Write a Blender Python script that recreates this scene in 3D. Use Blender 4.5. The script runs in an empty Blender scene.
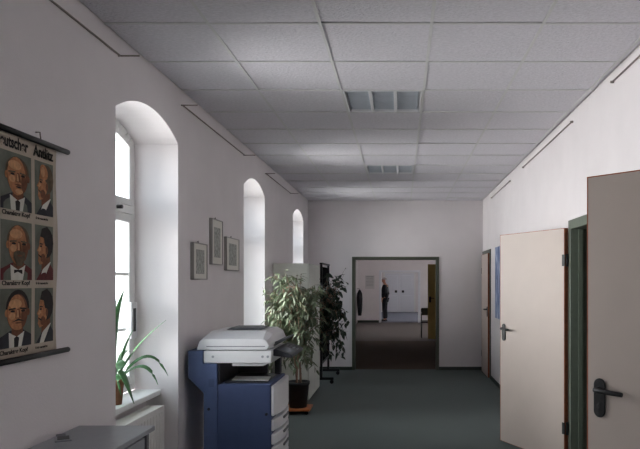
import bpy, bmesh, math, random
from mathutils import Vector, Matrix
S = bpy.context.scene
COL = S.collection
PI = math.pi

# ------------------------------------------------------------------ camera
# one-point perspective: camera at the origin, 1.6 m up, looking along +Y
cam_d = bpy.data.cameras.new('camera')
cam_d.sensor_width = 36.0
cam_d.lens = 36.0
cam_d.shift_x = -81.0 / 640
cam_d.shift_y = 56.5 / 640
cam_d.clip_start = 0.05
cam_d.clip_end = 200
cam = bpy.data.objects.new('camera', cam_d)
COL.objects.link(cam)
cam.location = (0, 0, 1.6)
cam.rotation_euler = (PI / 2, 0, 0)
S.camera = cam

# ------------------------------------------------------------------ sky (overcast daylight)
world = bpy.data.worlds.new('overcast_sky')
S.world = world
world.use_nodes = True
wn, wl = world.node_tree.nodes, world.node_tree.links
wn.clear()
w_out = wn.new('ShaderNodeOutputWorld')
w_bg = wn.new('ShaderNodeBackground')
w_tc = wn.new('ShaderNodeTexCoord')
w_sep = wn.new('ShaderNodeSeparateXYZ')
w_ramp = wn.new('ShaderNodeValToRGB')
w_map = wn.new('ShaderNodeMapRange')
w_map.inputs['From Min'].default_value = -1
w_map.inputs['From Max'].default_value = 1
w_ramp.color_ramp.elements[0].position = 0.42
w_ramp.color_ramp.elements[0].color = (0.62, 0.60, 0.60, 1)
w_ramp.color_ramp.elements[1].position = 0.60
w_ramp.color_ramp.elements[1].color = (0.72, 0.86, 1.0, 1)
e = w_ramp.color_ramp.elements.new(0.5)
e.color = (0.72, 0.75, 0.80, 1)
wl.new(w_tc.outputs['Generated'], w_sep.inputs[0])
wl.new(w_sep.outputs['Z'], w_map.inputs['Value'])
wl.new(w_map.outputs[0], w_ramp.inputs[0])
# a bright hazy patch of sky straight across from the windows
w_dot = wn.new('ShaderNodeVectorMath')
w_dot.operation = 'DOT_PRODUCT'
w_dot.inputs[1].default_value = Vector((-1.0, 0.02, 0.0)).normalized()
w_lobe = wn.new('ShaderNodeMapRange')
w_lobe.interpolation_type = 'SMOOTHSTEP'
w_lobe.inputs['From Min'].default_value = 0.74
w_lobe.inputs['From Max'].default_value = 0.97
w_mul = wn.new('ShaderNodeVectorMath')
w_mul.operation = 'SCALE'
w_mul.inputs[0].default_value = (1.0, 0.955, 0.965)
w_str = wn.new('ShaderNodeMath')
w_str.operation = 'MULTIPLY'
w_str.inputs[1].default_value = 33.0
w_base = wn.new('ShaderNodeVectorMath')
w_base.operation = 'SCALE'
w_base.inputs['Scale'].default_value = 3.6
w_add = wn.new('ShaderNodeVectorMath')
wl.new(w_tc.outputs['Generated'], w_dot.inputs[0])
wl.new(w_dot.outputs['Value'], w_lobe.inputs['Value'])
wl.new(w_lobe.outputs[0], w_str.inputs[0])
wl.new(w_str.outputs[0], w_mul.inputs['Scale'])
wl.new(w_ramp.outputs[0], w_base.inputs[0])
wl.new(w_base.outputs[0], w_add.inputs[0])
wl.new(w_mul.outputs[0], w_add.inputs[1])
wl.new(w_add.outputs[0], w_bg.inputs['Color'])
wl.new(w_bg.outputs[0], w_out.inputs[0])
w_bg.inputs['Strength'].default_value = 1.0

S.view_settings.view_transform = 'Standard'
S.view_settings.look = 'None'
S.view_settings.gamma = 1.0
S.view_settings.use_curve_mapping = False
S.view_settings.exposure = 0.14
S.cycles.use_denoising = True
S.cycles.max_bounces = 16
S.cycles.diffuse_bounces = 10
S.cycles.transparent_max_bounces = 16
S.cycles.sample_clamp_indirect = 8.0

# room dimensions
XL, XR, YB, YF, H = -1.67, 1.47, -2.6, 11.5, 3.04
WIN_C = [0.32, 4.27, 7.32, 10.41]       # arched windows of the long room; the first, unseen, is placed to balance the light
WIN_FAR = [19.2, 22.2, 27.2, 30.2]                   # unseen windows added to light the rooms beyond
WH = 0.525
for yc in WIN_C + WIN_FAR:                       # portals guide the sky light through each window
    pl = bpy.data.lights.new('window_portal', 'AREA')
    pl.shape = 'RECTANGLE'
    pl.size, pl.size_y = 2.05, 1.05
    pl.cycles.is_portal = True
    po = bpy.data.objects.new('window_portal', pl)
    COL.objects.link(po)
    po.location = (XL - 0.46, yc, 1.78)
    po.rotation_euler = (0, -PI / 2, 0)

# ------------------------------------------------------------------ materials
def lin(c):
    return tuple(((v / 255) / 12.92 if v / 255 <= 0.04045 else ((v / 255 + 0.055) / 1.055) ** 2.4) for v in c) + (1,)

def mat(name, rgb, rough=0.6, var=0.06, scale=20, bump=0.0, bscale=80, metal=0.0, spec=0.4, stretch=None):
    m = bpy.data.materials.new(name)
    m.use_nodes = True
    n, l = m.node_tree.nodes, m.node_tree.links
    b = n['Principled BSDF']
    b.inputs['Roughness'].default_value = rough
    b.inputs['Metallic'].default_value = metal
    b.inputs['Specular IOR Level'].default_value = spec
    c = lin(rgb)
    tc = n.new('ShaderNodeTexCoord')
    src = tc.outputs['Object']
    if stretch:
        mp = n.new('ShaderNodeMapping')
        mp.inputs['Scale'].default_value = stretch
        l.new(src, mp.inputs[0])
        src = mp.outputs[0]
    no = n.new('ShaderNodeTexNoise')
    no.inputs['Scale'].default_value = scale
    no.inputs['Detail'].default_value = 4
    l.new(src, no.inputs['Vector'])
    rp = n.new('ShaderNodeValToRGB')
    rp.color_ramp.elements[0].position = 0.3
    rp.color_ramp.elements[1].position = 0.7
    rp.color_ramp.elements[0].color = tuple(max(0, v * (1 - var)) for v in c[:3]) + (1,)
    rp.color_ramp.elements[1].color = tuple(min(1, v * (1 + var)) for v in c[:3]) + (1,)
    l.new(no.outputs['Fac'], rp.inputs[0])
    l.new(rp.outputs[0], b.inputs['Base Color'])
    if bump:
        n2 = n.new('ShaderNodeTexNoise')
        n2.inputs['Scale'].default_value = bscale
        n2.inputs['Detail'].default_value = 5
        l.new(src, n2.inputs['Vector'])
        bp = n.new('ShaderNodeBump')
        bp.inputs['Strength'].default_value = bump
        bp.inputs['Distance'].default_value = 0.01
        l.new(n2.outputs['Fac'], bp.inputs['Height'])
        l.new(bp.outputs[0], b.inputs['Normal'])
    return m

def glass_mat():
    m = bpy.data.materials.new('window_glass')
    m.use_nodes = True
    n, l = m.node_tree.nodes, m.node_tree.links
    n.clear()
    o = n.new('ShaderNodeOutputMaterial')
    t = n.new('ShaderNodeBsdfTransparent')
    t.inputs[0].default_value = (0.96, 0.98, 0.97, 1)
    g = n.new('ShaderNodeBsdfGlossy')
    g.inputs['Roughness'].default_value = 0.02
    mx = n.new('ShaderNodeMixShader')
    mx.inputs[0].default_value = 0.05
    l.new(t.outputs[0], mx.inputs[1])
    l.new(g.outputs[0], mx.inputs[2])
    l.new(mx.outputs[0], o.inputs[0])
    return m

M = dict(
    wall=mat('white_wall_paint', (222, 217, 218), 0.9, 0.025, 3, 0.12, 120),
    tile=mat('mineral_fibre_tile', (214, 212, 218), 0.95, 0.10, 42, 1.0, 60, stretch=(1.0, 2.2, 1.0)),
    grid=mat('white_ceiling_grid', (205, 205, 205), 0.6, 0.02),
    void=mat('ceiling_void_board', (70, 68, 66), 0.9),
    carpet=mat('green_grey_carpet', (97, 105, 103), 0.95, 0.14, 160, 0.5, 300, spec=0.15),
    greycar=mat('warm_grey_carpet', (96, 89, 86), 0.95, 0.1, 160, 0.4, 300, spec=0.2),
    brown=mat('brown_carpet', (82, 70, 61), 0.95, 0.12, 160, 0.4, 300, spec=0.15),
    blue_carpet=mat('grey_blue_carpet', (104, 106, 118), 0.9, 0.1, 160, 0.4, 300, spec=0.3),
    base=mat('dark_green_base', (52, 60, 54), 0.6),
    green=mat('green_steel_frame', (98, 106, 94), 0.5, 0.05),
    green_d=mat('dark_green_steel_frame', (76, 80, 68), 0.5, 0.05),
    door=mat('cream_door_laminate', (188, 175, 166), 0.5, 0.02, 6),
    door_edge=mat('brown_wood_edge', (150, 84, 56), 0.55, 0.2, 30),
    olive=mat('olive_wood_door', (204, 182, 112), 0.5, 0.06, 8),
    black=mat('black_plastic', (24, 24, 27), 0.4, 0.1),
    blackm=mat('black_metal', (28, 28, 30), 0.45, 0.1),
    frame=mat('white_window_paint', (222, 222, 220), 0.5, 0.02),
    glass=glass_mat(),
    sill=mat('white_sill', (232, 232, 232), 0.4, 0.02),
    radiator=mat('white_radiator_enamel', (226, 224, 220), 0.4, 0.02),
    rod=mat('grey_metal_rod', (136, 128, 122), 0.6, 0.05),
    louver=mat('aluminium_louver', (184, 190, 197), 0.5, 0.03, metal=0.15),
    lampwhite=mat('white_lamp_reflector', (225, 226, 228), 0.4, 0.02),
    grey=mat('grey_laminate', (150, 153, 158), 0.45, 0.03),
    grey_d=mat('dark_grey_laminate', (98, 99, 104), 0.5, 0.04),
    cab=mat('grey_green_cabinet', (208, 210, 202), 0.6, 0.03),
    cab2=mat('grey_green_cabinet_front', (196, 198, 190), 0.6, 0.03),
    blue=mat('blue_copier_plastic', (66, 78, 112), 0.5, 0.04, spec=0.3),
    blue2=mat('light_blue_copier_plastic', (76, 89, 124), 0.5, 0.04, spec=0.3),
    cwhite=mat('off_white_copier_plastic', (214, 214, 216), 0.45, 0.02),
    cdark=mat('dark_grey_copier_plastic', (52, 52, 58), 0.45, 0.05),
    screen=mat('grey_display', (150, 156, 164), 0.25, 0.03),
    paper=mat('white_paper', (232, 232, 230), 0.8, 0.02),
    pot=mat('black_pot', (26, 26, 28), 0.5, 0.1),
    soil=mat('soil', (48, 36, 28), 0.95, 0.4, 80),
    terracotta=mat('brown_clay_pot', (122, 78, 54), 0.7, 0.1, 25),
    wood=mat('orange_brown_wood', (176, 104, 58), 0.5, 0.15, 15, stretch=(1, 8, 1)),
    bark=mat('ficus_bark', (128, 102, 84), 0.85, 0.25, 50, 0.3),
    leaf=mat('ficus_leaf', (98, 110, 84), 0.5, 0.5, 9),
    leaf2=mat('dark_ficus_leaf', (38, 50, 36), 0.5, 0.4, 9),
    strap=mat('strap_leaf', (72, 118, 72), 0.4, 0.3, 14),
    pframe=mat('silver_picture_frame', (158, 156, 152), 0.4, 0.04, metal=0.3),
    mount=mat('cream_picture_mount', (216, 214, 206), 0.8, 0.02),
    sketch=mat('grey_pencil_drawing', (160, 162, 156), 0.8, 0.4, 38),
    chart=mat('aged_chart_paper', (182, 170, 154), 0.85, 0.08, 9),
    chart_bg=mat('chart_grey_green_ground', (104, 108, 98), 0.85, 0.2, 16),
    ink=mat('black_ink', (28, 24, 22), 0.8, 0.1),
    skin=mat('painted_skin', (172, 118, 80), 0.8, 0.25, 60),
    skin_d=mat('painted_skin_dark', (112, 70, 48), 0.8, 0.25, 60),
    skin_l=mat('painted_skin_light', (198, 150, 108), 0.8, 0.2, 60),
    hair=mat('painted_dark_hair', (40, 34, 32), 0.8, 0.3, 40),
    hairg=mat('painted_brown_grey_hair', (92, 78, 60), 0.8, 0.3, 40),
    suit=mat('painted_dark_suit', (44, 44, 50), 0.8, 0.2, 40),
    red=mat('painted_dark_red_cloth', (94, 42, 42), 0.8, 0.2, 40),
    shirt=mat('painted_shirt', (208, 206, 196), 0.8, 0.06, 40),
    rodblack=mat('black_chart_rod', (20, 18, 18), 0.4, 0.1),
    pskin=mat('skin', (178, 130, 106), 0.6, 0.05),
    pcloth=mat('dark_suit_cloth', (26, 27, 33), 0.9, 0.1, 60),
    phair=mat('grey_hair', (172, 168, 164), 0.8, 0.15, 90),
    pshoe=mat('black_leather', (16, 16, 16), 0.4, 0.1),
    wdoor=mat('white_far_door', (216, 218, 224), 0.5, 0.02),
    noticep=mat('pale_grey_notice_paper', (202, 200, 200), 0.8, 0.03),
    noticeg=mat('pale_grey_print', (160, 160, 162), 0.8, 0.1),
    felt=mat('black_felt', (13, 13, 14), 0.95, 0.1, 60, spec=0.05),
    coat=mat('dark_coat_cloth', (34, 34, 38), 0.9, 0.15, 40),
)

def poster_mat():
    m = bpy.data.materials.new('blue_white_poster_print')
    m.use_nodes = True
    n, l = m.node_tree.nodes, m.node_tree.links
    b = n['Principled BSDF']
    b.inputs['Roughness'].default_value = 0.45
    tc = n.new('ShaderNodeTexCoord')
    mp = n.new('ShaderNodeMapping')
    mp.inputs['Scale'].default_value = (1, 7, 2.2)
    mp.inputs['Location'].default_value = (0.3, 0.1, 0.4)
    no = n.new('ShaderNodeTexNoise')
    no.inputs['Scale'].default_value = 1.6
    no.inputs['Detail'].default_value = 6
    rp = n.new('ShaderNodeValToRGB')
    els = rp.color_ramp.elements
    els[0].position, els[0].color = 0.36, lin((46, 62, 104))
    els[1].position, els[1].color = 0.66, lin((206, 214, 230))
    k = els.new(0.5)
    k.color = lin((104, 126, 170))
    l.new(tc.outputs['Object'], mp.inputs[0])
    l.new(mp.outputs[0], no.inputs['Vector'])
    l.new(no.outputs['Fac'], rp.inputs[0])
    l.new(rp.outputs[0], b.inputs['Base Color'])
    return m
M['poster'] = poster_mat()

# ------------------------------------------------------------------ mesh helpers
ORG = {}

class MB:
    """collects shapes in world coordinates and links them as ONE mesh object"""
    def __init__(self, xf=None):
        self.bm = bmesh.new()
        self.xf = xf or Matrix.Identity(4)

    def v(self, p):
        return self.bm.verts.new(self.xf @ Vector(p))

    def face(self, vs, mi=0, smooth=False):
        try:
            f = self.bm.faces.new(vs)
        except ValueError:
            return None
        f.material_index = mi
        f.smooth = smooth
        return f

    def poly(self, pts, mi=0):
        return self.face([self.v(p) for p in pts], mi)

    def box(self, x0, x1, y0, y1, z0, z1, mi=0):
        x0, x1 = sorted((x0, x1)); y0, y1 = sorted((y0, y1)); z0, z1 = sorted((z0, z1))
        a = [self.v((x, y, z)) for z in (z0, z1) for y in (y0, y1) for x in (x0, x1)]
        for q in ((0, 2, 3, 1), (4, 5, 7, 6), (0, 1, 5, 4), (2, 6, 7, 3), (0, 4, 6, 2), (1, 3, 7, 5)):
            self.face([a[i] for i in q], mi)

    def prism(self, poly, axis, a0, a1, mi=0):
        """poly of 2D points in the two other axes, extruded along axis"""
        def P(u, w, a):
            return {'x': (a, u, w), 'y': (u, a, w), 'z': (u, w, a)}[axis]
        A = [self.v(P(u, w, a0)) for u, w in poly]
        B = [self.v(P(u, w, a1)) for u, w in poly]
        n = len(poly)
        self.face(A[::-1], mi)
        self.face(B, mi)
        for i in range(n):
            j = (i + 1) % n
            self.face([A[i], A[j], B[j], B[i]], mi)

    def tube(self, pts, r, seg=8, mi=0, cap=True):
        pts = [Vector(p) for p in pts]
        rs = r if isinstance(r, (list, tuple)) else [r] * len(pts)
        rings = []
        for i, p in enumerate(pts):
            t = (pts[min(i + 1, len(pts) - 1)] - pts[max(i - 1, 0)]).normalized()
            ref = Vector((0, 0, 1)) if abs(t.z) < 0.9 else Vector((1, 0, 0))
            u = t.cross(ref).normalized()
            w = t.cross(u).normalized()
            rings.append([self.v(p + (u * math.cos(2 * PI * k / seg) + w * math.sin(2 * PI * k / seg)) * rs[i]) for k in range(seg)])
        for a, b in zip(rings, rings[1:]):
            for k in range(seg):
                j = (k + 1) % seg
                self.face([a[k], a[j], b[j], b[k]], mi, True)
        if cap:
            self.face(rings[0][::-1], mi)
            self.face(rings[-1], mi)

    def lathe(self, c, prof, seg=24, mi=0, cap=True):
        rings = [[self.v((c[0] + r * math.cos(2 * PI * k / seg), c[1] + r * math.sin(2 * PI * k / seg), c[2] + z)) for k in range(seg)] for r, z in prof]
        for a, b in zip(rings, rings[1:]):
            for k in range(seg):
                j = (k + 1) % seg
                self.face([a[k], a[j], b[j], b[k]], mi, True)
        if cap:
            self.face(rings[0][::-1], mi)
            self.face(rings[-1], mi)

    def ell(self, c, r, seg=14, rings=9, mi=0, zmin=-1.0):
        """ellipsoid, cut off below zmin (in -1..1)"""
        a0 = math.asin(max(-1, zmin))
        prof = [a0 + (PI / 2 - a0) * i / rings for i in range(rings + 1)]
        R = []
        for a in prof:
            ca = max(math.cos(a), 0.02)
            R.append([self.v((c[0] + r[0] * ca * math.cos(2 * PI * k / seg), c[1] + r[1] * ca * math.sin(2 * PI * k / seg), c[2] + r[2] * math.sin(a))) for k in range(seg)])
        for a, b in zip(R, R[1:]):
            for k in range(seg):
                j = (k + 1) % seg
                self.face([a[k], a[j], b[j], b[k]], mi, True)
        self.face(R[0][::-1], mi)
        self.face(R[-1], mi)

    def build(self, name, mats, parent=None, origin=None, bevel=0.0, bseg=2, recalc=True):
        if not isinstance(mats, (list, tuple)):
            mats = [mats]
        if recalc:
            bmesh.ops.recalc_face_normals(self.bm, faces=self.bm.faces)
        if parent is not None:
            org = ORG[parent.name]
        else:
            org = Vector(origin) if origin is not None else Vector((0, 0, 0))
        bmesh.ops.translate(self.bm, verts=self.bm.verts, vec=-org)
        me = bpy.data.meshes.new(name)
        self.bm.to_mesh(me)
        self.bm.free()
        for m in mats:
            me.materials.append(m)
        o = bpy.data.objects.new(name, me)
        COL.objects.link(o)
        ORG[o.name] = org.copy()
        if parent is not None:
            o.parent = parent
        else:
            o.location = org
        if bevel:
            md = o.modifiers.new('bevel', 'BEVEL')
            md.width = bevel
            md.segments = bseg
            md.limit_method = 'ANGLE'
            md.angle_limit = math.radians(35)
        return o

def tag(o, label, cat, group=None):
    o['label'] = label
    o['category'] = cat
    if group:
        o['group'] = group
    return o

def struct(o, label=None):
    o['kind'] = 'structure'
    if label:
        o['label'] = label
    return o

def thing(name, loc, label, cat, group=None):
    o = bpy.data.objects.new(name, None)
    o.empty_display_size = 0.1
    COL.objects.link(o)
    o.location = loc
    ORG[o.name] = Vector(loc)
    return tag(o, label, cat, group)

def text_mesh(name, body, size, m, mtx, parent=None, align='LEFT', squeeze=1.0, bold=0.0):
    cu = bpy.data.curves.new(name, 'FONT')
    cu.body = body
    cu.size = size
    cu.align_x = align
    cu.offset = bold
    cu.extrude = 0.0003
    t = bpy.data.objects.new(name + '_tmp', cu)
    COL.objects.link(t)
    dg = bpy.context.evaluated_depsgraph_get()
    me = bpy.data.meshes.new_from_object(t.evaluated_get(dg))
    bpy.data.objects.remove(t)
    bpy.data.curves.remove(cu)
    org = ORG[parent.name] if parent else Vector((0, 0, 0))
    me.transform(Matrix.Translation(-org) @ mtx @ Matrix.Diagonal((squeeze, 1, 1, 1)))
    me.materials.clear()
    me.materials.append(m)
    o = bpy.data.objects.new(name, me)
    COL.objects.link(o)
    if parent:
        o.parent = parent
        ORG[o.name] = org
    return o

def bez(p0, p1, p2, n=10):
    p0, p1, p2 = Vector(p0), Vector(p1), Vector(p2)
    return [(1 - t) ** 2 * p0 + 2 * t * (1 - t) * p1 + t * t * p2 for t in (i / n for i in range(n + 1))]

# ------------------------------------------------------------------ room shell
SP, AP, SILL = 2.625, 2.76, 0.79      # window springing, apex, sill height

def arch(yc, half, sp, ap, n=16):
    """segmental arch from the near to the far springing"""
    s = ap - sp
    R = (half * half + s * s) / (2 * s)
    cz = ap - R
    a = math.asin(half / R)
    return [(yc + R * math.sin(-a + 2 * a * i / n), cz + R * math.cos(-a + 2 * a * i / n)) for i in range(n + 1)]

XO = XL - 0.44                        # outer face of the outside wall
def outer_wall(name, y0, y1, centres, top=3.3):
    w = MB()
    ys = y0
    for yc in centres:
        a, b = yc - WH, yc + WH
        w.box(XO, XL, ys, a, 0, top)
        ac = arch(yc, WH, SP, AP)
        for (ya, za), (yb, zb) in zip(ac, ac[1:]):      # head above the arch
            w.prism([(ya, za), (yb, zb), (yb, top), (ya, top)], 'x', XO, XL)
        w.box(XO, XL - 0.24, a, b, 0, SILL - 0.04)       # parapet at the back of the niche
        ys = b
    w.box(XO, XL, ys, y1, 0, top)
    bmesh.ops.remove_doubles(w.bm, verts=w.bm.verts, dist=1e-5)
    return struct(w.build(name, M['wall']))

outer_wall('wall_left', YB - 0.3, YF + 0.25, WIN_C)
outer_wall('wall_left_beyond', YF + 0.25, 33.3, WIN_FAR)

def wall_with_doors(name, x0, x1, y0, y1, doors, top=3.3):
    w = MB()
    ys = y0
    for a, b, h in doors:
        w.box(x0, x1, ys, a, 0, top)
        w.box(x0, x1, a, b, h, top)
        ys = b
    w.box(x0, x1, ys, y1, 0, top)
    return struct(w.build(name, M['wall']))

DH = 2.08
wall_with_doors('wall_right', XR, XR + 0.2, YB - 0.3, YF + 0.25, [(1.17, 2.13, DH), (4.57, 5.53, DH), (10.5, 11.42, DH)])
wall_with_doors('wall_right_beyond', XR, XR + 0.2, YF + 0.25, 33.3, [(16.5, 17.4, DH)])

fw = MB()                              # far wall with the wide doorway
DX0, DX1, DZ = -0.88, 0.685, 2.035
fw.box(XL, DX0, YF, YF + 0.25, 0, 3.3)
fw.box(DX1, XR, YF, YF + 0.25, 0, 3.3)
fw.box(DX0, DX1, YF, YF + 0.25, DZ, 3.3)
struct(fw.build('wall_far', M['wall']))
bw = MB(); bw.box(XO, XR + 0.2, YB - 0.3, YB, 0, 3.3)
struct(bw.build('wall_back', M['wall']))
ew = MB()                              # end wall of the next room, with its own opening
EX0, EX1, EZ, EY = -0.79, 0.69, 1.96, 24.6
ew.box(XL, EX0, EY, EY + 0.2, 0, 3.3)
ew.box(EX1, XR, EY, EY + 0.2, 0, 3.3)
ew.box(EX0, EX1, EY, EY + 0.2, EZ, 3.3)
struct(ew.build('wall_middle', M['wall']))
ew = MB(); ew.box(XO, XR + 0.2, 33.0, 33.3, 0, 3.3)
struct(ew.build('wall_end', M['wall']))
sw = MB()                              # closed side rooms behind the doors on the right
sw.box(4.0, 4.2, YB - 0.3, 33.3, 0, 3.3)
sw.box(XR + 0.2, 4.0, YB - 0.3, YB, 0, 3.3)
sw.box(XR + 0.2, 4.0, 33.0, 33.3, 0, 3.3)
sw.box(XR + 0.2, 4.0, 8.0, 8.15, 0, 3.3)
sw.box(XR + 0.2, 4.0, 14.0, 14.15, 0, 3.3)
struct(sw.build('wall_side_rooms', M['wall']))

fl = MB(); fl.box(XO, 4.2, YB - 0.3, YF + 0.1, -0.1, 0)
struct(fl.build('floor', M['carpet']))
fl = MB(); fl.box(XO, 4.2, YF + 0.1, 17.1, -0.1, 0)
struct(fl.build('floor_middle', M['brown']))
fl = MB(); fl.box(XO, 4.2, 17.1, 24.7, -0.1, 0)
struct(fl.build('floor_beyond', M['greycar']))
fl = MB(); fl.box(XO, 4.2, 24.7, 33.3, -0.1, 0)
struct(fl.build('floor_end', M['blue_carpet']))

slab = MB(); slab.box(XO, 4.2, YB - 0.3, 33.3, 3.3, 3.4)
struct(slab.build('ceiling_slab', M['void']))
cp = MB(); cp.box(XL, XR, YF + 0.25, 33.0, H, H + 0.03); cp.box(XR + 0.2, 4.0, YB, 33.0, H, H + 0.03)
struct(cp.build('ceiling_beyond', M['wall']))

# suspended ceiling: mineral tiles on a white grid
TS = 0.626
xs = [XL + 0.012] + [-1.08 + TS * k for k in range(5)] + [XR - 0.01]
ys = sorted([3.583 + TS * k for k in range(-12, 13)])
ys = [YB] + [y for y in ys if YB + 0.1 < y < YF - 0.05] + [YF - 0.012]
LIGHTS = [(-0.454, 3.583 + TS * k) for k in (2, 7, -3, -8)]
rng = random.Random(4)
ct = MB()
for i in range(len(xs) - 1):
    for j in range(len(ys) - 1):
        if any(abs(xs[i] - lx) < 0.05 and abs(ys[j] - ly) < 0.05 for lx, ly in LIGHTS):
            continue
        if xs[i + 1] - xs[i] < 0.02:
            continue
        d = 0.003 + 0.003 * rng.random()
        g = 0.006
        x0, x1, y0, y1 = xs[i] + (g if i else 0), xs[i + 1] - g, ys[j] + g, ys[j + 1] - g
        zz = H + d
        t1, t2 = 0.002 * rng.uniform(-1, 1), 0.002 * rng.uniform(-1, 1)
        a = [ct.v(p) for p in ((x0, y0, zz + t1), (x1, y0, zz + t2), (x1, y1, zz - t1), (x0, y1, zz - t2))]
        b = [ct.v(p) for p in ((x0, y0, zz + 0.02), (x1, y0, zz + 0.02), (x1, y1, zz + 0.02), (x0, y1, zz + 0.02))]
        ct.face(a); ct.face(b[::-1])
        for k in range(4):
            ct.face([a[k], a[(k + 1) % 4], b[(k + 1) % 4], b[k]])
struct(ct.build('ceiling', M['tile']))
tb = MB()
for x in xs[1:-1]:
    tb.box(x - 0.009, x + 0.009, YB, YF - 0.012, H + 0.001, H + 0.03)
for y in ys[1:-1]:
    for i in range(len(xs) - 1):
        tb.box(xs[i] + (0.0091 if i else 0), xs[i + 1] - 0.0091, y - 0.009, y + 0.009, H - 0.0015, H + 0.03)
struct(tb.build('trim_1', M['grid']))
# green baseboards
b = MB(); b.box(XL, DX0 - 0.0, YF - 0.012, YF, 0, 0.06); b.box(DX1, XR, YF - 0.012, YF, 0, 0.06)
struct(b.build('baseboard_far', M['base']))
b = MB()
for a, c in ((YB, 1.11), (2.19, 4.51), (5.59, 10.44)):
    b.box(XR - 0.012, XR, a, c, 0, 0.06)
struct(b.build('baseboard_right', M['base']))
b = MB()
ys0 = YB
for yc in WIN_C:
    if yc - WH > ys0:
        b.box(XL, XL + 0.012, ys0, yc - WH, 0, 0.06)
    ys0 = yc + WH
b.box(XL, XL + 0.012, ys0, YF - 0.012, 0, 0.06)
struct(b.build('baseboard_left', M['base']))
b = MB(); b.box(XL, EX0 - 0.06, EY - 0.012, EY, 0, 0.09); b.box(EX1 + 0.06, XR, EY - 0.012, EY, 0, 0.09)
struct(b.build('baseboard_middle', M['base']))

# ------------------------------------------------------------------ windows
def frame_ring(w, outer, inner, x0, x1):
    """closed ring between two polylines of equal length, extruded along x"""
    n = len(outer)
    for i in range(n):
        j = (i + 1) % n
        w.prism([outer[i], outer[j], inner[j], inner[i]], 'x', x0, x1)

def make_window(idx, yc):
    x0, x1 = XL - 0.40, XL - 0.325
    z0 = SILL
    w = MB()
    hs = WH
    def loop(inset, zb, flat_top=None):
        h = hs - inset
        if flat_top is None:
            return [(yc - h, zb)] + arch(yc, h, SP - inset * 0.3, AP - inset) + [(yc + h, zb)]
    frame_ring(w, loop(-0.005, z0), loop(0.05, z0 + 0.05), x0, x1)
    w.box(x0, x1 + 0.012, yc - hs + 0.05, yc + hs - 0.05, 2.09, 2.15)           # transom
    o = struct(w.build('window_%d' % idx, M['frame'], origin=(XL - 0.36, yc, z0), bevel=0.005))
    # upper arched sash
    s = MB()
    def loop2(inset, zb):
        h = hs - 0.055 - inset
        return [(yc - h, zb)] + arch(yc, h, SP - 0.02 - inset * 0.4, AP - 0.055 - inset) + [(yc + h, zb)]
    frame_ring(s, loop2(0, 2.152), loop2(0.052, 2.20), x0 + 0.012, x1 + 0.008)
    s.build('upper_sash', M['frame'], o, bevel=0.005)
    p = MB(); p.prism(loop2(0.05, 2.198), 'x', x0 + 0.035, x0 + 0.04); p.build('pane', M['glass'], o)
    # two lower casements with glazing bars
    for sgn in (-1, 1):
        a, c = sorted((yc + sgn * 0.004, yc + sgn * (hs - 0.055)))
        s = MB()
        o4 = [(a, z0 + 0.055), (a, 2.088), (c, 2.088), (c, z0 + 0.055)]
        i4 = [(a + 0.055, z0 + 0.115), (a + 0.055, 2.028), (c - 0.055, 2.028), (c - 0.055, z0 + 0.115)]
        frame_ring(s, o4, i4, x0 + 0.012, x1 + 0.008)
        for zb in (1.25, 1.65):
            s.box(x0 + 0.02, x1, a + 0.05, c - 0.05, zb - 0.011, zb + 0.011)
        so = s.build('casement', M['frame'], o, bevel=0.005)
        p = MB(); p.box(x0 + 0.035, x0 + 0.04, a + 0.05, c - 0.05, z0 + 0.11, 2.03); p.build('pane', M['glass'], so)
    k = MB()
    k.box(x1 + 0.006, x1 + 0.02, yc + 0.015, yc + 0.045, 1.33, 1.47)
    k.tube([(x1 + 0.03, yc + 0.03, 1.4), (x1 + 0.045, yc + 0.03, 1.4), (x1 + 0.05, yc + 0.03, 1.28)], 0.009)
    k.build('window_handle', M['frame'], o)
    k = MB(); k.tube([(x1 + 0.01, yc + 0.2, 2.12), (x1 + 0.05, yc + 0.2, 2.12)], 0.014); k.build('transom_catch', M['black'], o)
    sl = MB()
    sl.box(XL - 0.325, XL - 0.126, yc - WH + 0.001, yc + WH - 0.001, SILL - 0.04, SILL)
    sl.build('window_sill', M['sill'], o, bevel=0.006)
    return o
for i, yc in enumerate(WIN_C[1:] + WIN_C[:1] + WIN_FAR):
    make_window(i + 1, yc)

# ------------------------------------------------------------------ doors
def door_frame(idx, a, b, h, m):
    """steel frame lining an opening in the right-hand wall"""
    f = MB()
    t = 0.035
    for (y0, y1, z0, z1) in ((a - 0.045, a + t, 0, h + 0.045), (b - t, b + 0.045, 0, h + 0.045), (a + t, b - t, h - t, h + 0.045)):
        f.box(XR - 0.014, XR, y0, y1, z0, z1)
    for (y0, y1, z0, z1) in ((a, a + t, 0, h), (b - t, b, 0, h), (a + t, b - t, h - t, h)):
        f.box(XR, XR + 0.2, y0, y1, z0, z1)
    f.box(XR + 0.05, XR + 0.09, b - t - 0.018, b - t, 0, h - t)
    f.box(XR + 0.05, XR + 0.09, a + t, a + t + 0.018, 0, h - t)
    return struct(f.build('trim_%d' % idx, m, bevel=0.003))
door_frame(2, 1.17, 2.13, DH, M['green'])
door_frame(3, 4.57, 5.53, DH, M['green'])
door_frame(4, 10.5, 11.42, DH, M['green_d'])
door_frame(5, 16.5, 17.4, DH, M['green_d'])

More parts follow.
